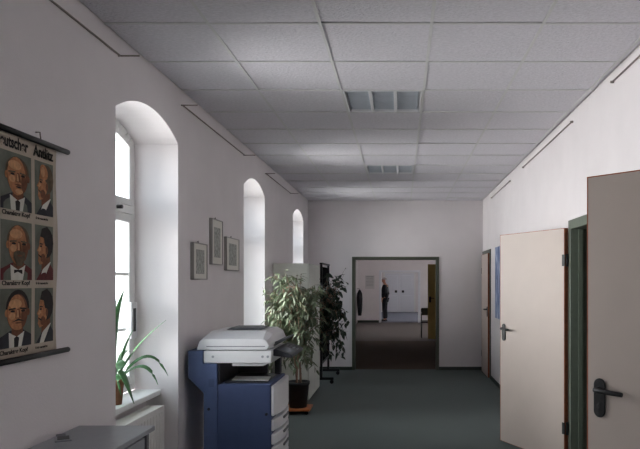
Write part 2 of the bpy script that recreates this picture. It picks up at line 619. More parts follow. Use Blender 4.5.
def make_door(idx, hinge, free, label, face=None, width=None, hinges=True, lever_out=1):
    """leaf from the hinge to the free edge; its broad faces in laminate, its edges brown"""
    hx, hy = hinge
    d = Vector((free[0] - hx, free[1] - hy, 0))
    L = d.length
    d.normalize()
    nrm = Vector((d.y, -d.x, 0))
    if nrm.y > 0:
        nrm = -nrm                      # local y points at the viewer
    xf = Matrix(((d.x, nrm.x, 0, hx), (d.y, nrm.y, 0, hy), (0, 0, 1, 0), (0, 0, 0, 1)))
    face = face or M['door']
    o = MB(xf); o.box(0.006, L - 0.006, -0.02, 0.02, 0.012, 2.055, 0)
    o = struct(o.build('door_%d' % idx, [face], origin=(hx, hy, 0)), label)
    e = MB(xf)
    e.box(0, 0.006, -0.0205, 0.0205, 0.01, 2.06); e.box(L - 0.006, L, -0.0205, 0.0205, 0.01, 2.06)
    e.box(0.006, L - 0.006, -0.0205, 0.0205, 2.055, 2.06); e.box(0.006, L - 0.006, -0.0205, 0.0205, 0.008, 0.012)
    e.build('edge_band', M['door_edge'], o)
    zc = 1.13
    h = MB(xf)
    for s in (1, -1):
        R_ = 0.027
        oval = [(L - 0.065 + R_ * math.cos(q * PI / 10), zc + 0.02 + 0.027 * math.sin(q * PI / 10)) for q in range(11)] + [(L - 0.065 + R_ * math.cos(q * PI / 10), zc - 0.095 + 0.027 * math.sin(q * PI / 10)) for q in range(10, 21)]
        h.prism(oval, 'y', s * 0.02, s * 0.029)
        h.tube([(L - 0.065, s * 0.02, zc), (L - 0.065, s * 0.06, zc), (L - 0.09, s * 0.068, zc), (L - 0.195, s * 0.066, zc - 0.004)], [0.013, 0.012, 0.012, 0.01], 10)
        h.tube([(L - 0.065, s * 0.026, zc - 0.075), (L - 0.065, s * 0.031, zc - 0.075)], 0.011, 10)
    h.build('door_handle', M['blackm'], o, bevel=0.003)
    if hinges:
        for zz in (0.32, 1.78):
            k = MB(xf)
            k.tube([(-0.012, 0.0, zz - 0.055), (-0.012, 0.0, zz + 0.055)], 0.011, 10)
            k.box(-0.006, 0.028, 0.0206, 0.024, zz - 0.05, zz + 0.05)
            k.build('hinge', M['blackm'], o)
    return o

make_door(1, (1.44, 2.16), (0.838, 2.845), 'nearest cream door standing open at the right edge')
make_door(2, (1.435, 5.56), (1.01, 6.41), 'cream door standing open before the blue poster')
o = make_door(3, (1.452, 11.37), (1.452, 10.55), 'closed cream door by the far right corner')
# door in the next room, standing open into it
make_door(4, (1.45, 17.42), (0.745, 17.65), 'olive yellow door open in the room beyond the doorway', M['olive'])

# green steel frame of the wide doorway in the far wall
f = MB()
t = 0.05
for (x0, x1, z0, z1) in ((DX0, DX0 + t, 0, DZ), (DX1 - t, DX1, 0, DZ), (DX0 + t, DX1 - t, DZ - t, DZ)):
    f.box(x0, x1, YF - 0.015, YF + 0.265, z0, z1)
struct(f.build('trim_6', M['green_d'], bevel=0.003))
# white lining of the second opening
f = MB()
for (x0, x1, z0, z1) in ((EX0 - 0.05, EX0 + 0.03, 0, EZ + 0.05), (EX1 - 0.03, EX1 + 0.05, 0, EZ + 0.05), (EX0 + 0.03, EX1 - 0.03, EZ - 0.03, EZ + 0.05)):
    f.box(x0, x1, EY - 0.015, EY + 0.215, z0, z1)
struct(f.build('trim_7', M['wdoor'], bevel=0.003))
# white double door at the very end
dd = MB()
dd.box(-0.83, -0.083, 32.94, 32.99, 0.01, 2.0); dd.box(-0.077, 0.67, 32.94, 32.99, 0.01, 2.0)
dd = struct(dd.build('door_5', M['wdoor'], origin=(-0.08, 32.97, 0), bevel=0.004))
for x0, x1 in ((-0.83, -0.083), (-0.077, 0.67)):
    for z0, z1 in ((0.15, 0.85), (1.15, 1.88)):
        p = MB()
        q = 0.02
        p.box(x0 + 0.1, x1 - 0.1, 32.925, 32.94, z0, z1)
        p.build('door_panel', M['wdoor'], dd, bevel=0.006)
for s in (-1, 1):
    k = MB(); k.box(-0.08 + s * 0.18 - 0.06, -0.08 + s * 0.18 + 0.06, 32.91, 32.925, 1.0, 1.12)
    k.tube([(-0.08 + s * 0.18, 32.925, 1.06), (-0.08 + s * 0.18, 32.87, 1.06)], 0.025, 10)
    k.build('door_knob', M['blackm'], dd)
f = MB()
for (x0, x1, z0, z1) in ((-0.91, -0.835, 0, 2.08), (0.675, 0.75, 0, 2.08), (-0.835, 0.675, 2.005, 2.08)):
    f.box(x0, x1, 32.95, 33.0, z0, z1)
struct(f.build('trim_8', M['frame']))

# ------------------------------------------------------------------ ceiling lights
def ceiling_light(lx, ly, label):
    w = TS
    o = thing('ceiling_light', (lx + w / 2, ly + w / 2, H), label, 'ceiling light', None)
    g = 0.011
    b = MB()                            # open housing
    x0, x1, y0, y1 = lx + g, lx + w - g, ly + g, ly + w - g
    b.box(x0, x1, y0, y1, H + 0.075, H + 0.085)
    b.box(x0, x0 + 0.012, y0, y1, H - 0.001, H + 0.075); b.box(x1 - 0.012, x1, y0, y1, H - 0.001, H + 0.075)
    b.box(x0 + 0.012, x1 - 0.012, y0, y0 + 0.012, H - 0.001, H + 0.075); b.box(x0 + 0.012, x1 - 0.012, y1 - 0.012, y1, H - 0.001, H + 0.075)
    b.build('housing', M['lampwhite'], o)
    n = 3
    cw = (x1 - x0 - 0.024) / n
    for k in range(n):                  # the reflector of each tube, with cross blades
        c0 = x0 + 0.012 + cw * k
        p = MB()
        c1 = c0 + cw
        prof = [(c0 + 0.012, H + 0.012), (c0 + 0.03, H + 0.05), (c0 + cw / 2, H + 0.068), (c1 - 0.03, H + 0.05), (c1 - 0.012, H + 0.012)]
        top = [(x, z + 0.003) for x, z in prof[::-1]]
        for (a, c), (a2, c2) in zip(zip(prof, prof[1:]), zip(top[::-1], top[::-1][1:])):
            p.prism([a, c, c2, a2], 'y', y0 + 0.013, y1 - 0.013)
        p.build('reflector', M['louver'], o)
        t_ = MB(); t_.tube([(c0 + cw / 2, y0 + 0.03, H + 0.045), (c0 + cw / 2, y1 - 0.03, H + 0.045)], 0.012, 10)
        t_.build('fluorescent_tube', M['lampwhite'], o)
        l = MB()
        nb = 9
        for q in range(1, nb):
            yy = y0 + (y1 - y0) * q / nb
            l.prism([(c0 + 0.014, H + 0.004), (c1 - 0.014, H + 0.004), (c1 - 0.03, H + 0.03), (c0 + 0.03, H + 0.03)], 'y', yy - 0.002, yy + 0.002)
        l.build('louvre', M['louver'], o)
    r = MB()                            # white ridges between the sections
    for k in range(1, n):
        c = x0 + 0.012 + cw * k
        r.prism([(c - 0.012, H - 0.002), (c + 0.012, H - 0.002), (c + 0.006, H + 0.03), (c - 0.006, H + 0.03)], 'y', y0 + 0.013, y1 - 0.013)
    r.build('divider', M['lampwhite'], o)
    return o
ceiling_light(*LIGHTS[0], 'nearer recessed square ceiling light with three louvred sections, unlit')
ceiling_light(*LIGHTS[1], 'farther recessed square ceiling light, closer to the far doorway, unlit')
for q in LIGHTS[2:]:
    b = MB(); b.box(q[0] + 0.01, q[0] + TS - 0.01, q[1] + 0.01, q[1] + TS - 0.01, H + 0.004, H + 0.02)
    b.build('ceiling_panel', M['tile'])['kind'] = 'structure'

# ------------------------------------------------------------------ picture rods under the ceiling
def rod(x, y0, y1, z, s, label, ends=True, group=None):
    o = MB()
    xr = x + s * 0.012
    o.tube([(xr, y0, z), (xr, y1, z)], 0.0055, 8)
    for y in (y0, y1):
        if ends:
            o.tube([(x + s * 0.0, y, z), (xr, y, z), (x + s * 0.125, y, z)], 0.005, 8)
        else:
            o.tube([(x, y, z), (xr + s * 0.012, y, z)], 0.009, 8)
    o = o.build('picture_rod', M['rod'], origin=(x, (y0 + y1) / 2, z))
    return tag(o, label, 'rod', 'metal rods under the ceiling')
rod(XL, 1.75, 3.78, 2.93, 1, 'thin metal rod high on the left wall above the wall chart')
rod(XL, 4.86, 6.79, 2.935, 1, 'thin metal rod high on the left wall above the three framed drawings')
rod(XL, 7.86, 9.64, 2.92, 1, 'thin metal rod high on the left wall above the grey cabinet')
rod(XR, 2.6, 4.42, 2.975, -1, 'thin metal rod on the right wall above the nearest door', False)
rod(XR, 5.47, 7.65, 2.96, -1, 'thin metal rod on the right wall above the middle open door', False)
rod(XR, 8.58, 10.3, 2.94, -1, 'thin metal rod on the right wall closest to the far corner', False)

# ------------------------------------------------------------------ radiator under the near window
o = thing('radiator', (XL - 0.09, 4.2, 0.12), 'white flat panel radiator in the niche under the near window', 'radiator')
RX = XL - 0.03
p = MB()
p.box(RX - 0.012, RX, 3.80, 4.60, 0.14, 0.71)
for k in range(15):
    p.box(RX, RX + 0.004, 3.83 + k * 0.051, 3.83 + k * 0.051 + 0.03, 0.18, 0.67)
p.build('front_panel', M['radiator'], o, bevel=0.004)
p = MB(); p.box(RX - 0.11, RX - 0.0125, 3.81, 4.59, 0.695, 0.708)
for k in range(24):
    p.box(RX - 0.1, RX - 0.02, 3.83 + k * 0.032, 3.836 + k * 0.032, 0.16, 0.694)
p.build('top_grille', M['radiator'], o)
p = MB(); p.box(RX - 0.12, RX - 0.111, 3.80, 4.60, 0.14, 0.71); p.build('back_panel', M['radiator'], o, bevel=0.003)
for y in (3.95, 4.45):
    p = MB(); p.box(RX - 0.211, RX - 0.02, y - 0.015, y + 0.015, 0.0, 0.15); p.build('bracket', M['radiator'], o)
p = MB(); p.tube([(RX - 0.06, 4.60, 0.6), (RX - 0.06, 4.66, 0.6)], [0.022, 0.026], 12); p.build('valve', M['cwhite'], o)

# ------------------------------------------------------------------ grey sideboard (bottom left)
o = thing('sideboard', (-1.46, 2.45, 0), 'grey laminate sideboard under the wall chart', 'sideboard')
SX0, SX1, SY0, SY1, SZ = XL + 0.02, -1.26, 1.55, 3.28, 0.86
p = MB(); p.box(SX0, SX1, SY0, SY1, SZ - 0.025, SZ); p.build('top', M['grey'], o, bevel=0.004)
p = MB()
p.box(SX0, SX0 + 0.012, SY0 + 0.01, SY1 - 0.01, 0.06, SZ - 0.026)
p.box(SX0 + 0.012, SX1 - 0.035, SY0 + 0.01, SY0 + 0.03, 0.06, SZ - 0.026)
p.box(SX0 + 0.012, SX1 - 0.035, SY1 - 0.03, SY1 - 0.01, 0.06, SZ - 0.026)
p.box(SX0 + 0.012, SX1 - 0.035, SY0 + 0.03, SY1 - 0.03, 0.06, 0.08)
p.box(SX0 + 0.012, SX1 - 0.035, SY0 + 0.03, SY1 - 0.03, 0.42, 0.44)
p.build('carcass', M['grey_d'], o)
p = MB(); p.box(SX0 + 0.03, SX1 - 0.05, SY0 + 0.03, SY1 - 0.03, 0.0, 0.059); p.build('plinth', M['black'], o)
for k in range(3):
    w = (SY1 - SY0 - 0.10) / 3
    y0 = SY0 + 0.012 + k * w
    d = MB(); d.box(SX1 - 0.034, SX1 - 0.016, y0 + 0.004, y0 + w - 0.004, 0.065, SZ - 0.04)
    d = d.build('door', M['grey'], o, bevel=0.003)
    h = MB(); h.tube([(SX1 - 0.016, y0 + w - 0.06, 0.6), (SX1 + 0.008, y0 + w - 0.06, 0.6), (SX1 + 0.008, y0 + w - 0.06, 0.72), (SX1 - 0.016, y0 + w - 0.06, 0.72)], 0.005)
    h.build('handle', M['blackm'], d)
p = MB(); p.box(SX1 - 0.034, SX1 - 0.014, SY1 - 0.075, SY1 - 0.045, 0.065, SZ - 0.03); p.build('end_post', M['grey_d'], o)

o = thing('small_box', (-1.575, 2.985, SZ), 'small grey box with a black top lying on the grey sideboard', 'box')
ang = Matrix.Translation((-1.575, 2.985, SZ)) @ Matrix.Rotation(0.5, 4, 'Z')
p = MB(ang); p.box(-0.036, 0.036, -0.05, 0.05, 0.0, 0.008); p.build('case', M['grey'], o, bevel=0.004)
p = MB(ang); p.box(-0.025, 0.025, -0.034, 0.036, 0.0081, 0.010); p.build('dark_top', M['black'], o)
p = MB(ang); p.box(-0.03, 0.012, 0.0505, 0.11, 0.0, 0.006); p.build('clip', M['grey_d'], o, bevel=0.003)

# ------------------------------------------------------------------ rolled wall chart with portraits
CY0, CY1 = 2.585, 3.085
CH = thing('wall_chart', (XL, 2.86, 1.26), 'old rolled wall chart of painted portraits hanging on black rods', 'wall chart')
for z, nm in ((2.236, 'top_rod'), (1.262, 'bottom_rod')):
    p = MB(); p.tube([(XL + 0.022, 2.53, z), (XL + 0.022, 3.165, z)], 0.013, 12); p.build(nm, M['rodblack'], CH)
p = MB(); p.tube([(XL, 2.925, 2.28), (XL + 0.02, 2.925, 2.28), (XL + 0.024, 2.925, 2.245)], 0.003); p.build('hook', M['rod'], CH)
def wave(y, z):
    """the paper hangs slightly wavy"""
    t = (z - 1.262) / (2.236 - 1.262)
    return XL + 0.010 + 0.006 * math.sin(t * PI) * math.sin((y - 2.6) * 9 + 1.0) + 0.006 * math.sin(t * PI)
def edge_y(z):
    t = (z - 1.262) / 0.974
    return CY1 - 0.012 * math.sin(t * 9.0) * (1 - t * 0.4)
sh = MB()
nz, ny = 26, 12
grid = []
for a in range(nz + 1):
    z = 1.262 + 0.974 * a / nz
    y1 = edge_y(z)
    grid.append([sh.v((wave(CY0 + (y1 - CY0) * c / ny, z), CY0 + (y1 - CY0) * c / ny, z)) for c in range(ny + 1)])
for a in range(nz):
    for c in range(ny):
        sh.face([grid[a][c], grid[a][c + 1], grid[a + 1][c + 1], grid[a + 1][c]], 0, True)
so = sh.build('paper', M['chart'], CH, recalc=False)
md = so.modifiers.new('thick', 'SOLIDIFY'); md.thickness = 0.0008; md.offset = -1

PM = [M[k] for k in ('chart_bg', 'skin', 'skin_d', 'skin_l', 'hair', 'hairg', 'suit', 'red', 'shirt', 'ink')]
BG, SK, SD, SLT, HR, HG, SU, RD, SHI, INK = range(10)
def portrait(y0, y1, z0, z1, shapes, name, su, sw):
    """painted flat layers, coordinates 0..1 across and up the picture"""
    b = MB()
    def P(u, w, k):
        y, z = y0 + (y1 - y0) * u, z0 + (z1 - z0) * w
        return (wave(y, z) + 0.0012 + 0.00035 * k, y, z)
    n = 6
    for i in range(n):
        for j in range(n):
            b.poly([P(i / n, j / n, 0), P((i + 1) / n, j / n, 0), P((i + 1) / n, (j + 1) / n, 0), P(i / n, (j + 1) / n, 0)], BG)
    ku = lambda u: min(1, max(0, 0.52 + (u - 0.52) * su))
    kw = lambda w: min(1, max(0, 0.42 + (w - 0.42) * sw))
    for k, s in enumerate(shapes):
        if s[0] == 'e':
            _, cu, cw, ru, rw, mi = s[:6]
            rot = s[6] if len(s) > 6 else 0
            pts = []
            for q in range(20):
                a = 2 * PI * q / 20
                du, dw = ru * math.cos(a), rw * math.sin(a)
                pts.append((ku(cu + du * math.cos(rot) - dw * math.sin(rot)), kw(cw + du * math.sin(rot) + dw * math.cos(rot))))
            b.poly([P(u, w, k + 2) for u, w in pts], mi)
        else:
            b.poly([P(ku(u), kw(w), k + 2) for u, w in s[1]], s[2])
    return b.build(name, PM, CH, recalc=False)
def front(hair, beard, coat, bow, bald):
    sh = [('p', [(0.0, 0), (1, 0), (1, 0.14), (0.88, 0.2), (0.66, 0.3), (0.38, 0.3), (0.14, 0.2), (0.0, 0.12)], coat),
          ('p', [(0.36, 0), (0.64, 0), (0.70, 0.27), (0.52, 0.2), (0.34, 0.27)], SHI),
          ('p', [(0.47, 0.0), (0.56, 0.0), (0.58, 0.17), (0.52, 0.2), (0.46, 0.17)], INK if not bow else SHI),
          ('p', [(0.40, 0.24), (0.52, 0.19), (0.66, 0.25), (0.66, 0.42), (0.40, 0.42)], SD)]
    if bow:
        sh.append(('p', [(0.42, 0.13), (0.62, 0.19), (0.62, 0.12), (0.42, 0.19)], INK))
    sh += [('e', 0.53, 0.66, 0.275, 0.29 if not bald else 0.25, hair),
           ('e', 0.27, 0.58, 0.035, 0.06, SK), ('e', 0.78, 0.58, 0.035, 0.06, SD),
           ('e', 0.52, 0.58, 0.245, 0.30, SD), ('e', 0.50, 0.585, 0.215, 0.285 if not bald else 0.315, SK),
           ('e', 0.46, 0.76 if bald else 0.72, 0.15, 0.075, SLT),
           ('e', 0.39, 0.53, 0.07, 0.06, SLT), ('e', 0.655, 0.5, 0.06, 0.16, SD),
           ('p', [(0.30, 0.645), (0.46, 0.66), (0.46, 0.635), (0.30, 0.62)], hair), ('p', [(0.56, 0.66), (0.72, 0.645), (0.72, 0.62), (0.56, 0.635)], hair),
           ('e', 0.39, 0.605, 0.05, 0.018, INK), ('e', 0.63, 0.605, 0.05, 0.018, INK),
           ('p', [(0.49, 0.64), (0.54, 0.64), (0.585, 0.49), (0.45, 0.49)], SD), ('p', [(0.49, 0.62), (0.515, 0.62), (0.53, 0.50), (0.47, 0.50)], SLT)]
    if beard == 'full':
        sh += [('p', [(0.38, 0.46), (0.66, 0.46), (0.66, 0.38), (0.58, 0.25), (0.46, 0.25), (0.38, 0.38)], HG), ('e', 0.52, 0.455, 0.14, 0.035, hair), ('e', 0.52, 0.415, 0.06, 0.015, SD)]
    elif beard == 'moustache':
        sh += [('p', [(0.36, 0.43), (0.52, 0.485), (0.68, 0.43), (0.52, 0.45)], hair), ('e', 0.52, 0.415, 0.08, 0.014, SD), ('e', 0.52, 0.335, 0.09, 0.035, SK)]
    else:
        sh += [('p', [(0.41, 0.44), (0.52, 0.46), (0.63, 0.44), (0.52, 0.42)], SD), ('e', 0.52, 0.405, 0.07, 0.012, INK), ('e', 0.52, 0.335, 0.09, 0.04, SLT)]
    return sh
def profile(hair, coat, bald):
    sh = [('p', [(0.1, 0), (1, 0), (1, 0.2), (0.78, 0.32), (0.42, 0.22)], coat),
          ('p', [(0.28, 0.0), (0.48, 0.0), (0.84, 0.34), (0.72, 0.36), (0.40, 0.18)], SHI),
          ('p', [(0.36, 0.18), (0.8, 0.34), (0.8, 0.55), (0.36, 0.45)], SD),
          ('e', 0.62, 0.68, 0.34, 0.27, hair),
          ('p', [(0.30, 0.80), (0.24, 0.68), (0.25, 0.63), (0.12, 0.53), (0.20, 0.50), (0.17, 0.45), (0.20, 0.42), (0.17, 0.36), (0.26, 0.28), (0.42, 0.31), (0.62, 0.44), (0.62, 0.62), (0.50, 0.68), (0.46, 0.82)], SK),
          ('p', [(0.28, 0.62), (0.16, 0.53), (0.24, 0.51), (0.34, 0.55)], SLT),
          ('e', 0.62, 0.54, 0.06, 0.07, SD), ('e', 0.42, 0.40, 0.13, 0.08, SD), ('e', 0.31, 0.61, 0.05, 0.018, INK),
          ('p', [(0.25, 0.665), (0.40, 0.66), (0.40, 0.64), (0.25, 0.64)], hair),
          ('p', [(0.16, 0.47), (0.34, 0.43), (0.32, 0.40), (0.18, 0.44)], hair)]
    if bald:
        sh += [('e', 0.46, 0.80, 0.20, 0.13, SK, -0.3), ('e', 0.40, 0.80, 0.10, 0.09, SLT, -0.3)]
    else:
        sh += [('p', [(0.26, 0.78), (0.34, 0.92), (0.62, 0.97), (0.9, 0.82), (0.7, 0.6), (0.52, 0.62), (0.44, 0.76)], hair)]
    return sh
rows = [(1.903, 2.150), (1.604, 1.857), (1.316, 1.568)]
for (z0, z1), fr, pr in zip(rows, ((HG, None, SU, False, True), (HG, 'full', RD, True, True), (HR, 'moustache', SU, False, False)), ((HG, SU, True), (HR, RD, False), (HR, SU, False))):
    portrait(2.632, 2.868, z0, z1, front(*fr), 'front_portrait', 1.35, 1.06)
    portrait(2.895, 3.050, z0, z1, profile(*pr), 'profile_portrait', 1.08, 1.03)
TW = Matrix(((0, 0, 1, XL + 0.0185), (1, 0, 0, 0), (0, 1, 0, 0), (0, 0, 0, 1)))
def wall_text(name, s, y, z, size, sq=1.0):
    mt = Matrix(((0, 0, 1, wave(y, z) + 0.003), (1, 0, 0, y), (0, 1, 0, z), (0, 0, 0, 1)))
    return text_mesh(name, s, size, M['ink'], mt, CH, 'LEFT', sq, size * 0.028)
wall_text('title', 'Deutscher', 2.60, 2.168, 0.070, 0.80)
wall_text('title', 'Antlitz', 2.885, 2.168, 0.070, 0.85)
for z in (1.880, 1.583, 1.290):
    wall_text('caption', 'Charakter Kopf', 2.64, z, 0.026, 1.2)
    wall_text('caption', 'Seitenansicht', 2.90, z + 0.002, 0.015, 1.25)

# ------------------------------------------------------------------ three framed drawings
def picture(y0, y1, z0, z1, label):
    o = thing('framed_drawing', (XL, (y0 + y1) / 2, z0), label, 'picture', 'framed drawings on the left wall')
    x = XL + 0.03
    p = MB(); t = 0.009
    for (a, c, e_, g) in ((y0, y0 + t, z0, z1), (y1 - t, y1, z0, z1), (y0 + t, y1 - t, z0, z0 + t), (y0 + t, y1 - t, z1 - t, z1)):
        p.box(XL, x, a, c, e_, g)
    p.build('frame', M['pframe'], o, bevel=0.002)
    p = MB(); p.box(XL + 0.002, x - 0.007, y0 + t, y1 - t, z0 + t, z1 - t); p.build('mount', M['mount'], o)
    w, h = y1 - y0, z1 - z0
    p = MB(); p.box(x - 0.0069, x - 0.006, y0 + w * 0.2, y1 - w * 0.2, z0 + h * 0.16, z1 - h * 0.18); p.build('drawing', M['sketch'], o)
    p = MB(); yc = (y0 + y1) / 2
    p.tube([(XL + 0.004, yc - 0.03, z1), (XL + 0.006, yc, z1 + 0.018), (XL + 0.004, yc + 0.03, z1)], 0.0025); p.build('hanger', M['blackm'], o)
    return o
picture(5.07, 5.43, 1.61, 1.91, 'grey framed drawing nearest the near window, hung lowest')
picture(5.57, 5.90, 1.745, 2.15, 'tall grey framed drawing in the middle, hung highest of the three')
picture(6.03, 6.50, 1.70, 2.02, 'grey framed drawing nearest the second window, right of the tall one')

# poster on the right wall
p = MB(); p.box(XR - 0.007, XR - 0.002, 9.33, 9.95, 1.03, 2.12)
p = p.build('poster', M['poster'], origin=(XR, 9.64, 1.03))
tag(p, 'tall blue and white poster on the right wall behind the open door', 'poster')

# ------------------------------------------------------------------ small plate beside the near window
o = thing('wall_gauge', (-1.97, 4.695, 1.18), 'small white plate with a dark upright strip on the near window frame', 'gauge')
p = MB(); p.box(-1.986, -1.955, 4.645, 4.745, 1.18, 1.445); p.build('plate', M['cwhite'], o, bevel=0.004)
p = MB(); p.box(-1.955, -1.952, 4.675, 4.715, 1.23, 1.40); p.build('strip', M['black'], o)

# ------------------------------------------------------------------ strap-leaved plant on the sill
PX, PY = -1.872, 4.2
o = thing('potted_plant', (PX, PY, SILL), 'strap leaved green plant in a brown clay pot on the near window sill', 'plant')
p = MB(); p.lathe((PX, PY, SILL), [(0.038, 0), (0.05, 0.13), (0.056, 0.135), (0.057, 0.17), (0.05, 0.17), (0.046, 0.15)], 24); p.build('pot', M['terracotta'], o)
p = MB(); p.lathe((PX, PY, SILL), [(0.0455, 0.145), (0.0455, 0.155)], 20); p.build('soil', M['soil'], o)
def strap_leaf(b, pts, w):
    p0, p1, p2 = pts
    c = bez(p0, p1, p2, 12)
    rows_ = []
    for i, q in enumerate(c):
        t = (c[min(i + 1, 12)] - c[max(i - 1, 0)]).normalized()
        side = t.cross(Vector((-0.85, 0.35, 0.35)) if abs(t.z) > 0.75 else Vector((0.15, -0.5, 1))).normalized()
        s = i / 12
        ww = w * (0.55 + 0.9 * s) if s < 0.5 else w * (1.0 * (1 - ((s - 0.5) / 0.5) ** 1.6) + 0.02)
        up = side.cross(t) * ww * 0.35
        rows_.append((b.v(q - side * ww + up), b.v(q), b.v(q + side * ww + up)))
    for a, d in zip(rows_, rows_[1:]):
        b.face([a[0], a[1], d[1], d[0]], 0, True)
        b.face([a[1], a[2], d[2], d[1]], 0, True)
zt = SILL + 0.15
def LP(px, py, Y):
    return ((px - 401) / 640 * Y, Y, 1.6 + (281 - py) / 640 * Y)
leaves = [((PX, PY + 0.00, zt), LP(110, 330, 4.22), LP(124, 290, 4.25), 0.024),
          ((PX - .01, PY + 0.01, zt), LP(112, 340, 4.28), LP(116, 300, 4.35), 0.016),
          ((PX + .01, PY - 0.01, zt), LP(128, 350, 4.16), LP(166, 320, 4.10), 0.009),
          ((PX + .01, PY + 0.01, zt), LP(150, 335, 4.3), LP(168, 376, 4.36), 0.012),
          ((PX + .015, PY - 0.005, zt), LP(146, 350, 4.18), LP(158, 385, 4.16), 0.012),
          ((PX, PY - 0.02, zt), LP(113, 335, 4.05), LP(134, 404, 4.02), 0.027),
          ((PX - .01, PY - 0.02, zt), LP(112, 345, 4.12), LP(104, 372, 4.05), 0.016),
          ((PX + .005, PY + 0.015, zt), LP(122, 350, 4.3), LP(133, 330, 4.4), 0.010),
          ((PX, PY - 0.01, zt), LP(116, 362, 4.1), LP(121, 396, 4.05), 0.014),
          ((PX - .01, PY + 0.02, zt), LP(120, 345, 4.38), LP(131, 352, 4.5), 0.012)]
b = MB()
for p0, p1, p2, w in leaves:
    strap_leaf(b, (p0, p1, p2), w * 1.35)
o2 = b.build('foliage', M['strap'], o, recalc=False)
md = o2.modifiers.new('thick', 'SOLIDIFY'); md.thickness = 0.002

# ------------------------------------------------------------------ photocopier
CP = thing('photocopier', (-1.28, 5.2, 0), 'large blue and off-white office photocopier against the left wall', 'photocopier')
A, B = 4.90, 5.50                       # near and far side
BX0, BX1 = -1.50, -0.995
p = MB(); p.box(BX0, BX1, A, B, 0.05, 0.81); p.build('body', M['blue'], CP, bevel=0.008)
p = MB()                                # rear column with the shoulder that leans back over the wall side
p.prism([(-1.51, 0.04), (-1.405, 0.04), (-1.405, 0.968), (-1.515, 0.968), (-1.515, 1.068), (-1.63, 1.068), (-1.63, 0.86), (-1.51, 0.74)], 'y', A - 0.008, B + 0.004)
p.build('rear_column', M['blue2'], CP, bevel=0.006)
p = MB(); p.box(-1.404, -1.14, B - 0.03, B, 0.811, 0.966); p.box(-1.404, -1.39, A + 0.005, B - 0.031, 0.811, 0.966)
p.build('bin_wall', M['cdark'], CP)
p = MB(); p.box(-1.07, -1.02, B - 0.09, B - 0.02, 0.811, 0.968); p.build('front_post', M['cdark'], CP, bevel=0.008)
p = MB(); p.prism([(-1.30, 0.945), (-1.06, 0.945), (-1.02, 0.966), (-1.30, 0.966)], 'y', A + 0.03, B - 0.1); p.build('upper_bin', M['cwhite'], CP, bevel=0.004)
p = MB(); p.prism([(-1.36, 0.811), (-1.04, 0.811), (-1.04, 0.815), (-1.36, 0.825)], 'y', A + 0.04, B - 0.05); p.build('output_tray', M['cdark'], CP, bevel=0.004)
p = MB(); p.box(BX0 - 0.012, BX1 + 0.005, A, B, 0.97, 1.066)
p.build('scanner', M['cwhite'], CP, bevel=0.008)
for x in (-1.44, -1.06, -1.02):
    p = MB(); p.tube([(x, A - 0.002, 1.02), (x, A + 0.001, 1.02)], 0.010, 10); p.build('screw_cap', M['grey'], CP)
p = MB()                                # document feeder lid
lid_lo = [(-1.565, 1.072), (-1.56, 1.09), (-1.545, 1.135), (-1.525, 1.155), (-1.055, 1.155), (-1.03, 1.14), (-1.005, 1.10), (-1.03, 1.072)]
lid_hi = [(-1.565, 1.072), (-1.56, 1.09), (-1.535, 1.17), (-1.49, 1.208), (-1.06, 1.208), (-1.01, 1.18), (-0.985, 1.12), (-1.01, 1.072)]
secs = [(A, lid_lo), (A + 0.14, lid_hi), (B - 0.01, lid_hi)]
rings = [[p.v((x, yy, z)) for x, z in pr] for yy, pr in secs]
for a, c in zip(rings, rings[1:]):
    for k in range(8):
        p.face([a[k], a[(k + 1) % 8], c[(k + 1) % 8], c[k]])
p.face(rings[0]); p.face(rings[-1][::-1])
p.build('document_feeder', M['cwhite'], CP, bevel=0.006, bseg=2)
p = MB(); p.box(-1.49, -1.04, A - 0.002, A + 0.004, 1.097, 1.102); p.build('feeder_seam', M['grey_d'], CP)
p = MB(); p.prism([(-1.40, 1.209), (-1.12, 1.209), (-1.10, 1.222), (-1.15, 1.228), (-1.36, 1.228)], 'y', A + 0.22, B - 0.12); p.build('feeder_tray', M['grey_d'], CP, bevel=0.005)
p = MB(); p.prism([(-1.0, 1.085), (-0.91, 1.14), (-0.905, 1.152), (-1.0, 1.12)], 'y', A + 0.12, B - 0.05); p.build('feeder_lip', M['grey_d'], CP, bevel=0.004)
p = MB()                                # tilted control panel at the front
p.prism([(-0.989, 1.02), (-0.989, 1.072), (-0.965, 1.072), (-0.845, 1.028), (-0.845, 1.003)], 'y', A + 0.05, B + 0.02)
cpn = p.build('control_panel', M['cdark'], CP, bevel=0.006)
p = MB()
def on_panel(x, lift=0.0005):
    return 1.072 - (x + 0.965) * (0.06 / 0.165) + lift
p.poly([(-0.945, A + 0.1, on_panel(-0.945, .0015)), (-0.865, A + 0.1, on_panel(-0.865, .0015)), (-0.865, A + 0.32, on_panel(-0.865, .0015)), (-0.945, A + 0.32, on_panel(-0.945, .0015))])
p.build('display', M['screen'], cpn)
for q in range(8):
    k = MB(); x = -0.945 + 0.027 * (q % 4); y = A + 0.40 + 0.05 * (q // 4)
    k.box(x - 0.008, x + 0.008, y - 0.012, y + 0.012, on_panel(x, -0.004), on_panel(x, 0.004)); k.build('button', M['grey'], cpn)
def front_piece(z0, z1, nm, m):
    prof = [(BX1 + 0.001, A + 0.003), (BX1 + 0.022, A + 0.004), (-0.945, A + 0.15), (-0.935, A + 0.3), (-0.945, A + 0.46), (-0.965, B - 0.004), (BX1 + 0.001, B - 0.004)]
    p = MB(); p.prism(prof, 'z', z0, z1)
    return p.build(nm, m, CP, bevel=0.006)
front_piece(0.565, 0.795, 'front_cover', M['cwhite'])
for z0, z1 in ((0.45, 0.537), (0.345, 0.424), (0.21, 0.32), (0.08, 0.187)):
    d = front_piece(z0, z1, 'paper_drawer', M['cwhite'])
    h = MB(); h.box(-0.938, -0.928, A + 0.2, A + 0.4, z1 - 0.03, z1 - 0.012); h.build('drawer_pull', M['grey_d'], d)
